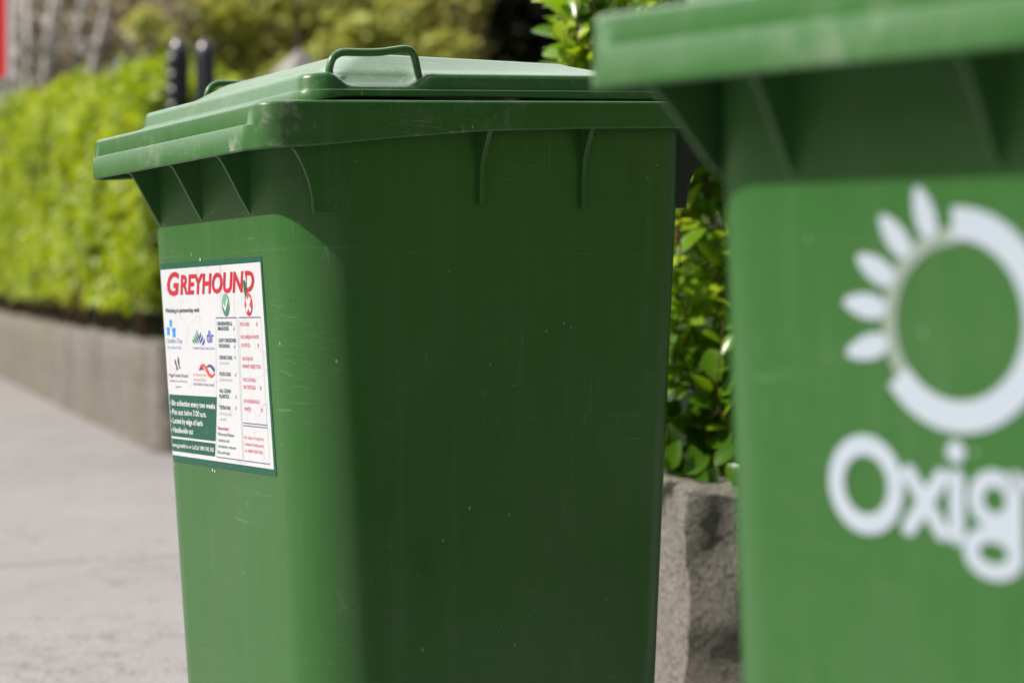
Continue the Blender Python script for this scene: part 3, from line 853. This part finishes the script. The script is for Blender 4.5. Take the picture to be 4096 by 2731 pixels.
def seg(pts, wd=0.0124): P.ribbon(pts, wd, WP, of, True)
seg([(-0.042, 0.645), (-0.013, 0.607)]); P.ribbon([(-0.013, 0.645), (-0.042, 0.607)], 0.0124, WP, of + 0.0001, True)
seg([(-0.0005, 0.645), (-0.0005, 0.606)], 0.0130); P.disc(-0.0010, 0.6635, 0.0078, 0.0078, WP, of)
P.annulus(0.0310, 0.634, (0.0215, 0.0200), (0.0092, 0.0088), WP, of)
P.annulus(0.0300, 0.598, (0.0250, 0.0185), (0.0120, 0.0072), WP, of + 0.0001)
P.ribbon([(0.0475, 0.648), (0.0475, 0.604)], 0.0130, WP, of + 0.0002, True)
P.ribbon([(0.0460, 0.6475), (0.057, 0.6475)], 0.010, WP, of + 0.0002, True)
P.annulus(0.0865, 0.6265, (0.0255, 0.0265), (0.0105, 0.0110), WP, of, R(8), R(318)); P.ribbon([(0.068, 0.627), (0.108, 0.627)], 0.010, WP, of + 0.0001, True)
seg([(0.127, 0.645), (0.127, 0.607)]); P.ribbon([(0.127, 0.634), (0.134, 0.645), (0.145, 0.646), (0.152, 0.637), (0.152, 0.607)], 0.0165, WP, of + 0.0001, True)
P.build("lettering", bin2)

# ------------------------------------------------------------------ hedge on the long wall
HEDGE = leaf_mat("hedge_leaf", [(0, (0.12, 0.20, 0.008)), (0.4, (0.28, 0.39, 0.011)), (0.8, (0.39, 0.50, 0.018)), (1, (0.56, 0.64, 0.14))], 0.42, 0.42, 1.5)
BARK = plain("brown_twig_bark", (0.085, 0.050, 0.028), 0.8, 0.2, var=0.4)
SHADE_CORE = plain("hedge_shade_core", (0.012, 0.016, 0.008), 0.95, 0.1, var=0.5)  # near-black colour puts the hedge's inner shade into the core
from mathutils import noise as mnoise

def hedge_top(y): return 0.70 + 1.16 + (y - 7.9) * 0.088
def build_hedge():
    root = empty("hedge", (wall_x(12), 12, ground_z(12)))
    tag(root, "long bright yellow-green hedge growing above the low rendered wall", "hedge")
    inv = Matrix.Translation(-Vector(root.location))
    N = 60000
    y = 8.5 + 12.0 * rng.random(N) ** 1.25
    h = rng.random(N)
    base = np.array([ground_z(a) + 0.62 for a in y]); top = np.array([hedge_top(a) for a in y])
    part = rng.random(N)
    cen = np.zeros((N, 3)); nr = np.zeros((N, 3))
    for i in range(N):
        yy = y[i]; fx = wall_x(yy); th = 0.62
        endround = max(0, 1 - (yy - 8.45) / 0.4)
        lum = mnoise.noise(Vector((yy * 1.3, h[i] * 2.6, 1.0))) * 0.11 + mnoise.noise(Vector((yy * 4.2, h[i] * 7, 5.0))) * 0.07
        tl = mnoise.noise(Vector((yy * 2.0, 0.3, 9.0))) * 0.14 - 0.25 * endround ** 2
        if part[i] < 0.72:       # face to the road
            hh = h[i] ** 0.9
            depth = abs(rng.normal()) * 0.06 - lum
            z = base[i] + (top[i] + tl - base[i]) * hh
            curl = 0.25 * max(0, hh - 0.8) / 0.2
            p = (fx + 0.02 + depth + curl * 0.6 + endround * 0.1, yy, z); n = (-0.9, -0.35, 0.35)
        elif part[i] < 0.9:      # top
            a = rng.random() * th
            z = top[i] + tl + lum - 0.25 * (abs(a / th - 0.5) * 2) ** 3 - abs(rng.normal()) * 0.05
            p = (fx + a, yy, z); n = (-0.2, -0.2, 1)
        else:                    # near end
            a = rng.random() * th
            b_, t_ = ground_z(8.5) + 0.62, hedge_top(8.5)
            z = b_ + (t_ - 0.12 - b_) * h[i] - 0.25 * (a / th) ** 2 * h[i]
            p = (wall_x(8.5) + 0.03 + a, 8.47 + abs(rng.normal()) * 0.07 - lum * 0.7, z); n = (-0.3, -0.9, 0.3)
        cen[i] = p; nr[i] = n
    nr = nr + unit(N) * 0.65
    ax = np.cross(nr, unit(N)) + np.array([0, 0, 0.25])
    tint = np.clip(rng.normal(0.5, 0.22, N) + np.array([mnoise.noise(Vector(c * 1.9)) for c in cen]) * 0.35, 0, 1)
    ln = 0.042 + 0.040 * rng.random(N)
    me = leaf_mesh("foliage", cen - np.array(root.location), ax, nr, ln, ln * 0.62, tint)
    link("foliage", me, HEDGE, root)
    # dark core whose near-black colour stands in for shade between leaves; stems
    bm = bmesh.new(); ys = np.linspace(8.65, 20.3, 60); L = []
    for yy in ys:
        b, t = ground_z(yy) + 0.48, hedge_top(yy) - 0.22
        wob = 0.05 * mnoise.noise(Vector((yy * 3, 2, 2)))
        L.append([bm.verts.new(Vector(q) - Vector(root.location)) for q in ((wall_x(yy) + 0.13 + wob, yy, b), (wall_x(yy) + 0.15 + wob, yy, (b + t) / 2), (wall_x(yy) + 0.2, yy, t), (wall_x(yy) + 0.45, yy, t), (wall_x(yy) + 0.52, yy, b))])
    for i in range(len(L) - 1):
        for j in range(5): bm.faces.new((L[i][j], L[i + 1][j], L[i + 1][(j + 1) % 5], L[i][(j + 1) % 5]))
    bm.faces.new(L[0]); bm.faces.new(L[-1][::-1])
    link("inner_core", from_bm("inner_core", bm), SHADE_CORE, root)
    for i in range(60):
        yy = 8.6 + 10 * random.random(); x = wall_x(yy) + 0.04 + random.random() * 0.12
        p = Vector((x, yy, ground_z(yy) + 0.45)) - Vector(root.location)
        q = p + Vector((random.uniform(-.08, .08), random.uniform(-.1, .1), random.uniform(.25, .45)))
        bm = bmesh.new()
        tube(bm, [p, p.lerp(q, .5) + Vector((.015, .01, 0)), q], [0.014, 0.011, 0.007], 6)
        link("stem", from_bm("stem", bm, True), BARK, root)
build_hedge()

# ------------------------------------------------------------------ broad-leaved shrub behind the stone wall
ROWS = [(0, 0.10), (0.12, 0.42), (0.32, 0.82), (0.55, 1.0), (0.75, 0.90), (0.90, 0.55), (1.0, 0.06)]
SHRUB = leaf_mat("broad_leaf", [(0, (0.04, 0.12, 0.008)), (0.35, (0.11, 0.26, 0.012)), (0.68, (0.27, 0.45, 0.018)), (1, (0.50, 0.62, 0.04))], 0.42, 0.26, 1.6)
TWIG = plain("red_brown_twig", (0.10, 0.048, 0.020), 0.6, 0.3, var=0.4)
def build_shrub():
    root = empty("broadleaf_shrub", (0.55, 3.75, ground_z(3.75)))
    tag(root, "broad-leaved bright green shrub growing over the rough stone wall behind the bins", "shrub")
    O = np.array(root.location)
    cen, ax, nr, ln, tint = [], [], [], [], []
    bm = bmesh.new()
    def top(x): return 1.55 + 0.1 * math.sin(x * 7)
    for i in range(640):
        x = 0.10 + 1.25 * random.random() ** 1.45
        front = random.random() < 0.62
        y = 3.53 + 0.08 * x + (abs(random.gauss(0, 0.07)) if front else random.random() * 0.6)
        z0 = 0.40 + random.random() * 0.95
        base = Vector((x, y + 0.06, z0))
        d = Vector((random.gauss(-0.05, 0.35), random.gauss(-0.18, 0.22), random.uniform(0.5, 1.0))).normalized()
        L = random.uniform(0.12, 0.30)
        tip = base + d * L + Vector((0, 0, 0.02))
        if tip.x < 0.055 or (z0 < 1.0 and min(tip.x, base.x) < 0.235): continue
        tube(bm, [base - Vector(O), base.lerp(tip, .5) - Vector(O) + Vector((random.gauss(0, .006), 0, 0)), tip - Vector(O)], [0.0026, 0.002, 0.0012], 5)
        nl = int(L / 0.027); ang = random.random() * 6.28
        s1 = d.cross(Vector((0.3, 0.5, 0.1))).normalized(); s2 = d.cross(s1)
        age = random.random()
        for j in range(nl):
            f = (j + 0.3) / nl
            ang += 2.4
            side = s1 * math.cos(ang) + s2 * math.sin(ang)
            up = 0.35 + 0.75 * f
            a = (side + d * up + Vector((random.gauss(0, .15), random.gauss(-.1, .15), random.gauss(0, .15)))).normalized()
            n = (d * 0.8 - side * up * 0.6 + SUN * 0.7 + Vector((random.gauss(0, .25), random.gauss(-.1, .25), random.gauss(0.1, .25))))
            cen.append(base.lerp(tip, f)); ax.append(a); nr.append(n)
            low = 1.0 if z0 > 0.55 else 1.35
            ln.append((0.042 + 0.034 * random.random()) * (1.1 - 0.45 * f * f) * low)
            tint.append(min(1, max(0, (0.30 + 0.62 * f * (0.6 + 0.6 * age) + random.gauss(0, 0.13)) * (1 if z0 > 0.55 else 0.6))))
    # drooping big old leaves over the wall's edge
    for i in range(70):
        x = 0.25 + 1.0 * random.random()
        p = Vector((x, 3.44 + 0.1 * x + random.random() * 0.06, 0.42 + random.random() * 0.10))
        cen.append(p); ax.append(Vector((random.gauss(-.2, .5), random.gauss(-.5, .25), random.gauss(-.55, .4)))); nr.append(Vector((random.gauss(-.2, .4), -0.7, 0.8)))
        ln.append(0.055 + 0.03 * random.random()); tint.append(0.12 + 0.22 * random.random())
    cen = np.array([tuple(a) for a in cen]) - O; ax = np.array([tuple(a) for a in ax]); nr = np.array([tuple(a) for a in nr])
    ln = np.array(ln)
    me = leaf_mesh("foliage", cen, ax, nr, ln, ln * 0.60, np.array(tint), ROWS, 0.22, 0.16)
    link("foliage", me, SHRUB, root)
    for i in range(16):
        x = 0.2 + random.random() * 1.1; p = Vector((x, 3.6 + random.random() * 0.4, 0.38))
        q = p + Vector((random.gauss(0, .1), random.gauss(-.06, .06), random.uniform(.5, .95)))
        tube(bm, [p - Vector(O), p.lerp(q, .5) + Vector((.03, .01, 0)) - Vector(O), q - Vector(O)], [0.009, 0.007, 0.004], 7)
    tag(link("twigs", from_bm("twigs", bm, True), TWIG, root), kind="stuff")
    # dense heart of the shrub: leaves in darker tints
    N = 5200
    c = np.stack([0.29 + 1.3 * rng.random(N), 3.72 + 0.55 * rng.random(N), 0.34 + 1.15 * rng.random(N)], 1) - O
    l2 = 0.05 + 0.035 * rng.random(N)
    me = leaf_mesh("inner_core", c, unit(N), unit(N) * 0.8 + np.array([-.5, -.4, .6]), l2, l2 * 0.62, 0.15 + 0.5 * rng.random(N) ** 1.3, None, 0.2, 0.2)
    link("inner_core", me, SHRUB, root)
    # unseen foliage added right of the camera: blocks sky, bounces green light
    N = 15000
    yy = -5.0 + 7.5 * rng.random(N); lay = np.abs(rng.normal(size=N)) * 0.10; tp = rng.random(N)
    xx = wall_x(yy) + 0.36 + np.where(tp < 0.8, lay, 0.5 * rng.random(N)); zz = np.where(tp < 0.8, 0.36 + 1.35 * rng.random(N), 1.72 - lay)
    xx = xx + np.array([mnoise.noise(Vector((a * 2, b * 3, 4))) for a, b in zip(yy, zz)]) * 0.08
    l2 = 0.045 + 0.035 * rng.random(N)
    nr2 = np.where((tp < 0.8)[:, None], np.array([-0.9, -0.35, 0.45]), np.array([0, 0, 1.0])) + unit(N) * 0.6
    me = leaf_mesh("blocker_foliage", np.stack([xx, yy, zz + ground_z(yy)], 1) - O, np.cross(nr2, unit(N)), nr2, l2, l2 * 0.6, np.clip(rng.normal(0.45, 0.2, N), 0, 1), None, 0.2, 0.2)
    link("blocker_foliage", me, SHRUB, root)
build_shrub()

# ------------------------------------------------------------------ gateway beyond the bins
IRON = plain("black_painted_iron", (0.022, 0.024, 0.034), 0.27, 0.6, var=0.4)
def gatepost(x, y, top, wd, label, bosses):
    g = ground_z(y) + 0.455
    root = empty("gate_post", (x, y, g), (0, 0, R(-20)))
    tag(root, label, "gate post", "black gate posts beside the hedge")
    h = top - g
    bm = bmesh.new()
    n = 20
    pr = [(0.0, wd * 0.62), (0.12, wd * 0.62), (0.13, wd * 0.5), (h - 0.10, wd * 0.5), (h - 0.06, wd * 0.46), (h - 0.025, wd * 0.34), (h - 0.006, wd * 0.18), (h, 0.004)]
    ringsv = [[bm.verts.new((r_ * math.copysign(abs(math.cos(t)) ** 0.6, math.cos(t)), r_ * math.copysign(abs(math.sin(t)) ** 0.6, math.sin(t)), z)) for t in [2 * math.pi * i / n for i in range(n)]] for z, r_ in pr]
    for i in range(len(pr) - 1):
        for j in range(n): bm.faces.new((ringsv[i][j], ringsv[i][(j + 1) % n], ringsv[i + 1][(j + 1) % n], ringsv[i + 1][j]))
    bm.faces.new(ringsv[-1]); bm.faces.new(ringsv[0][::-1])
    link("shaft", from_bm("shaft", bm, True, 40), IRON, root)
    for z in bosses:
        bm = bmesh.new()
        bmesh.ops.create_uvsphere(bm, u_segments=16, v_segments=10, radius=wd * 0.44)
        for vv in bm.verts: vv.co.y *= 0.6; vv.co += Vector((-wd * 0.06, -wd * 0.46, z - g))
        link("boss", from_bm("boss", bm, True), IRON, root)
def at(u, y): return (u - 2048) / 7500 * y
def zt_px(v_, y): return 0.70 + (1323 - v_) / 7500 * y
gatepost(at(716, 8.28), 8.28, zt_px(150, 8.28), 0.082, "black iron gate post with round bosses down its face at the end of the hedge", [zt_px(v_, 8.28) for v_ in (250, 318, 378, 440)])
gatepost(at(822, 8.28), 8.28, zt_px(158, 8.28), 0.080, "plain black iron gate post standing right of the one with round bosses", [])
def pillar():
    y = 9.0; x = at(1200, y); g = ground_z(y); top = zt_px(190, y)
    root = empty("gate_pillar", (x, y, g), (0, 0, R(38)))
    tag(root, "pale grey stone gate pillar with pointed cap seen behind the sharp bin's lid", "pillar")
    m = wall_mat("pale_stone", (0.30, 0.29, 0.28), (0.42, 0.41, 0.40), (0.2, 0.19, 0.17), 9, 0.4)
    bm = bmesh.new(); box(bm, -0.11, 0.11, -0.11, 0.11, 0, top - g - 0.17)
    o = link("shaft", from_bm("shaft", bm), m, root); bevel_mod(o, 0.012)
    bm = bmesh.new(); q = 0.115; zb = top - g - 0.17
    vs = [bm.verts.new((a, b, zb)) for a, b in ((-q, -q), (q, -q), (q, q), (-q, q))] + [bm.verts.new((a, b, zb + 0.03)) for a, b in ((-q, -q), (q, -q), (q, q), (-q, q))]
    ap = bm.verts.new((0, 0, top - g))
    bm.faces.new(vs[:4][::-1])
    for i in range(4):
        bm.faces.new((vs[i], vs[(i + 1) % 4], vs[4 + (i + 1) % 4], vs[4 + i])); bm.faces.new((vs[4 + i], vs[4 + (i + 1) % 4], ap))
    o = link("cap", from_bm("cap", bm), m, root); bevel_mod(o, 0.008)
pillar()

# red sign board on a post above the far end of the hedge
def sign():
    y = 14.6; xr = at(62, y); g = ground_z(y); zb = zt_px(325, y)
    root = empty("sign_board", (xr - 0.3, y, g), (0, 0, R(-8)))
    tag(root, "red sign board with white border on a grey post above the hedge", "sign")
    wm = ink("sign_white", (0.62, 0.60, 0.66), 0.4, 0.1); rm = ink("sign_red", (0.72, 0.012, 0.015), 0.4, 0.05)
    bm = bmesh.new(); box(bm, -0.5, 0.3, -0.012, 0.012, zb - g, zb - g + 1.0)
    link("border", from_bm("border", bm), wm, root)
    bm = bmesh.new(); box(bm, -0.45, 0.248, -0.0165, -0.0125, zb - g + 0.02, zb - g + 0.96)
    link("panel", from_bm("panel", bm), rm, root)
    bm = bmesh.new(); box(bm, 0.20, 0.27, 0.014, 0.07, -0.1, zb - g + 0.9)
    o = link("post", from_bm("post", bm), plain("sign_post_paint", (0.45, 0.50, 0.56), 0.5), root); bevel_mod(o, 0.006)
sign()

# ------------------------------------------------------------------ trees and shrubs of the garden beyond
OLIVE = leaf_mat("olive_leaf", [(0, (0.20, 0.20, 0.07)), (0.5, (0.44, 0.45, 0.13)), (1, (0.62, 0.62, 0.21))], 0.3, 0.6, 1.3)
SPRING = leaf_mat("spring_leaf", [(0, (0.21, 0.24, 0.055)), (0.5, (0.45, 0.50, 0.11)), (1, (0.62, 0.66, 0.17))], 0.3, 0.6, 1.3)
BROWN = leaf_mat("brown_bud_leaf", [(0, (0.30, 0.25, 0.205)), (0.5, (0.53, 0.455, 0.385)), (1, (0.70, 0.63, 0.55))], 0.15, 0.8, 1.0)
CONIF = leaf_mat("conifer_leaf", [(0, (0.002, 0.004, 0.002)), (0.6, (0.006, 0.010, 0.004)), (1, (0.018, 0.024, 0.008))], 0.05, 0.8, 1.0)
PALE = plain("pale_grey_bark", (0.58, 0.555, 0.54), 0.85, 0.2, var=0.3, scale=8)
DBARK = plain("dark_bark", (0.07, 0.055, 0.042), 0.9, 0.15, var=0.4, scale=8)

def tree(name, label, cat, group, x, y, h, rad, mat, bark, n, z0=0.15, ls=0.16, stems=1, limb=7, flat=1.0, clumps=22):
    g = ground_z(y)
    root = empty(name, (x, y, g))
    tag(root, label, cat, group)
    bm = bmesh.new()
    cents = []
    for s in range(stems):
        lean = Vector((random.gauss(0, .10), random.gauss(0, .06), 1)) if stems > 1 else Vector((0.03, 0, 1))
        b = Vector((random.gauss(0, .12 * (stems > 1)), random.gauss(0, .1 * (stems > 1)), -0.1))
        pts = [b + lean * (h * 0.8 * t) + Vector((random.gauss(0, .04), random.gauss(0, .04), 0)) * h * 0.2 for t in (0, .25, .5, .75, 1)]
        r0 = (0.05 if bark is PALE else 0.03) * h / max(1, stems) ** 0.4
        tube(bm, pts, [r0, r0 * .85, r0 * .6, r0 * .4, r0 * .15], 9)
        for i in range(limb):
            t = random.uniform(max(.15, z0), .95); p = pts[0].lerp(pts[-1], t); an = random.random() * 6.28
            q = p + Vector((math.cos(an) * rad, math.sin(an) * rad * flat, rad * random.uniform(.2, .8))) * random.uniform(.5, .9) * (1.1 - .5 * t)
            md = p.lerp(q, .5) + Vector((0, 0, -.04 * rad))
            tube(bm, [p, md, q], [r0 * .32, r0 * .22, r0 * .08], 6)
            cents.append(q)
            for k2 in range(3):
                q2 = md.lerp(q, random.random()) + Vector(tuple(unit(1)[0])) * rad * .3
                tube(bm, [md.lerp(q, .3), q2], [r0 * .14, r0 * .05], 5)
    link("trunk", from_bm("trunk", bm, True), bark, root)
    if n:
        cc = []
        for i in range(clumps):
            u = unit(1)[0]; rr = random.random() ** 0.4
            t = (u[2] * rr + 1) / 2
            wdt = rad * (0.55 + 0.45 * math.sin(math.pi * min(1, t * 0.9 + .08)))
            cc.append((u[0] * rr * wdt, u[1] * rr * wdt * flat, h * (z0 + (1 - z0) * t), random.uniform(.16, .34) * rad, random.gauss(0, .12)))
        for q in cents: cc.append((q.x, q.y, q.z, random.uniform(.15, .3) * rad, random.gauss(0, .12)))
        cc = np.array(cc)
        idx = rng.integers(0, len(cc), n)
        off = unit(n) * (rng.random(n) ** 0.45)[:, None] * cc[idx, 3][:, None]
        cen = cc[idx, :3] + off
        keep = cen[:, 2] > 0.05; cen, off, idx = cen[keep], off[keep], idx[keep]; m = len(cen)
        nr = 0.5 * off / np.maximum(np.linalg.norm(off, axis=1, keepdims=True), 1e-5) + unit(m) * .7 + np.array(tuple(SUN)) * 0.9
        tint = np.clip(rng.normal(.55, .2, m) + cc[idx, 4], 0, 1)
        l_ = ls * (.6 + .8 * rng.random(m))
        link("crown", leaf_mesh("crown", cen, np.cross(nr, unit(m)), nr, l_, l_ * .62, tint), mat, root)
    return root

GT = "trees and shrubs of the garden beyond the gateway"
tree("bare_shrub", "bare grey-stemmed shrub rising behind the hedge beside the red sign", "shrub", GT, at(150, 15.5), 15.5, 4.2, 0.8, BROWN, PALE, 350, 0.3, 0.10, 12, 6)
tree("brown_shrub", "brown-twigged shrub with a few yellow buds behind the hedge", "shrub", GT, at(400, 16.5), 16.5, 4.0, 1.1, BROWN, DBARK, 3600, 0.1, 0.11, 6, 5)
tree("brown_shrub", "bare pinkish-brown bush between the grey stems and the olive tree", "shrub", GT, at(560, 18.5), 18.5, 4.9, 1.3, BROWN, DBARK, 4200, 0.1, 0.12, 5, 5)
tree("olive_tree", "olive-leaved tree standing just behind the black gate posts", "tree", GT, at(860, 19), 19, 5.2, 1.25, OLIVE, DBARK, 6000, 0.08, 0.13, 2, 7, clumps=30)
tree("yellow_shrub", "low yellowish spring shrub in front of the brown bushes", "shrub", GT, at(560, 14.5), 14.5, 2.75, 0.62, SPRING, DBARK, 2600, 0.1, 0.09, 4, 4)
tree("spring_tree", "yellow-green spring tree rising behind the sharp bin's near lid handle", "tree", GT, at(1270, 17.5), 17.5, 4.6, 1.25, SPRING, DBARK, 7000, 0.08, 0.12, 2, 8, clumps=34)
tree("spring_tree", "olive-green tree left of the dark conifer, above the sharp bin's lid", "tree", GT, at(1640, 19), 19, 4.8, 1.15, OLIVE, DBARK, 7000, 0.08, 0.12, 2, 8, clumps=34)
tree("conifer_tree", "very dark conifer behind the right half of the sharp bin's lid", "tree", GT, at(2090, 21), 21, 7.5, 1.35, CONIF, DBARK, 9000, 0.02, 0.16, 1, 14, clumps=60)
tree("olive_shrub", "dim olive bush at the foot of the dark conifer", "shrub", GT, at(2160, 18), 18, 2.95, 0.45, OLIVE, DBARK, 1400, 0.1, 0.10, 3, 4)
tree("dark_shrub", "dark evergreen bush behind the far end of the hedge, under the red sign", "shrub", GT, at(60, 17.0), 17.0, 2.40, 0.5, CONIF, DBARK, 2600, 0.4, 0.09, 3, 4)

# far wood closing the view
def wood():
    N = 26000
    x = -26 + 44 * rng.random(N); yb = 25 + 4 * rng.random(N) + 0.05 * np.abs(x + 3)
    z = 0.4 + 9.5 * rng.random(N) ** 0.9
    M_ = 30000      # unseen treeline added across the street and behind the viewer to darken reflections
    an = R(150) + R(200) * rng.random(M_)
    rr_ = 19 + 4 * rng.random(M_)
    x = np.concatenate([x, rr_ * np.cos(an)]); yb = np.concatenate([yb, 4 + rr_ * np.sin(an)]); z = np.concatenate([z, 0.1 + 6.0 * rng.random(M_) ** 0.9])
    N += M_
    cen = np.stack([x, yb, z], 1)
    tint = np.clip(0.50 + 0.5 * np.array([mnoise.noise(Vector(c * 0.45)) for c in cen]) + rng.normal(0, .15, N), 0, 1)
    nr = unit(N) * 0.8 + np.array(tuple(SUN)); l_ = 0.34 + 0.3 * rng.random(N)
    o = link("wood", leaf_mesh("wood", cen, np.cross(nr, unit(N)), nr, l_, l_ * .7, tint), OLIVE)
    tag(o, "dense olive-brown wood closing the view beyond the garden trees", "wood", kind="stuff")
wood()
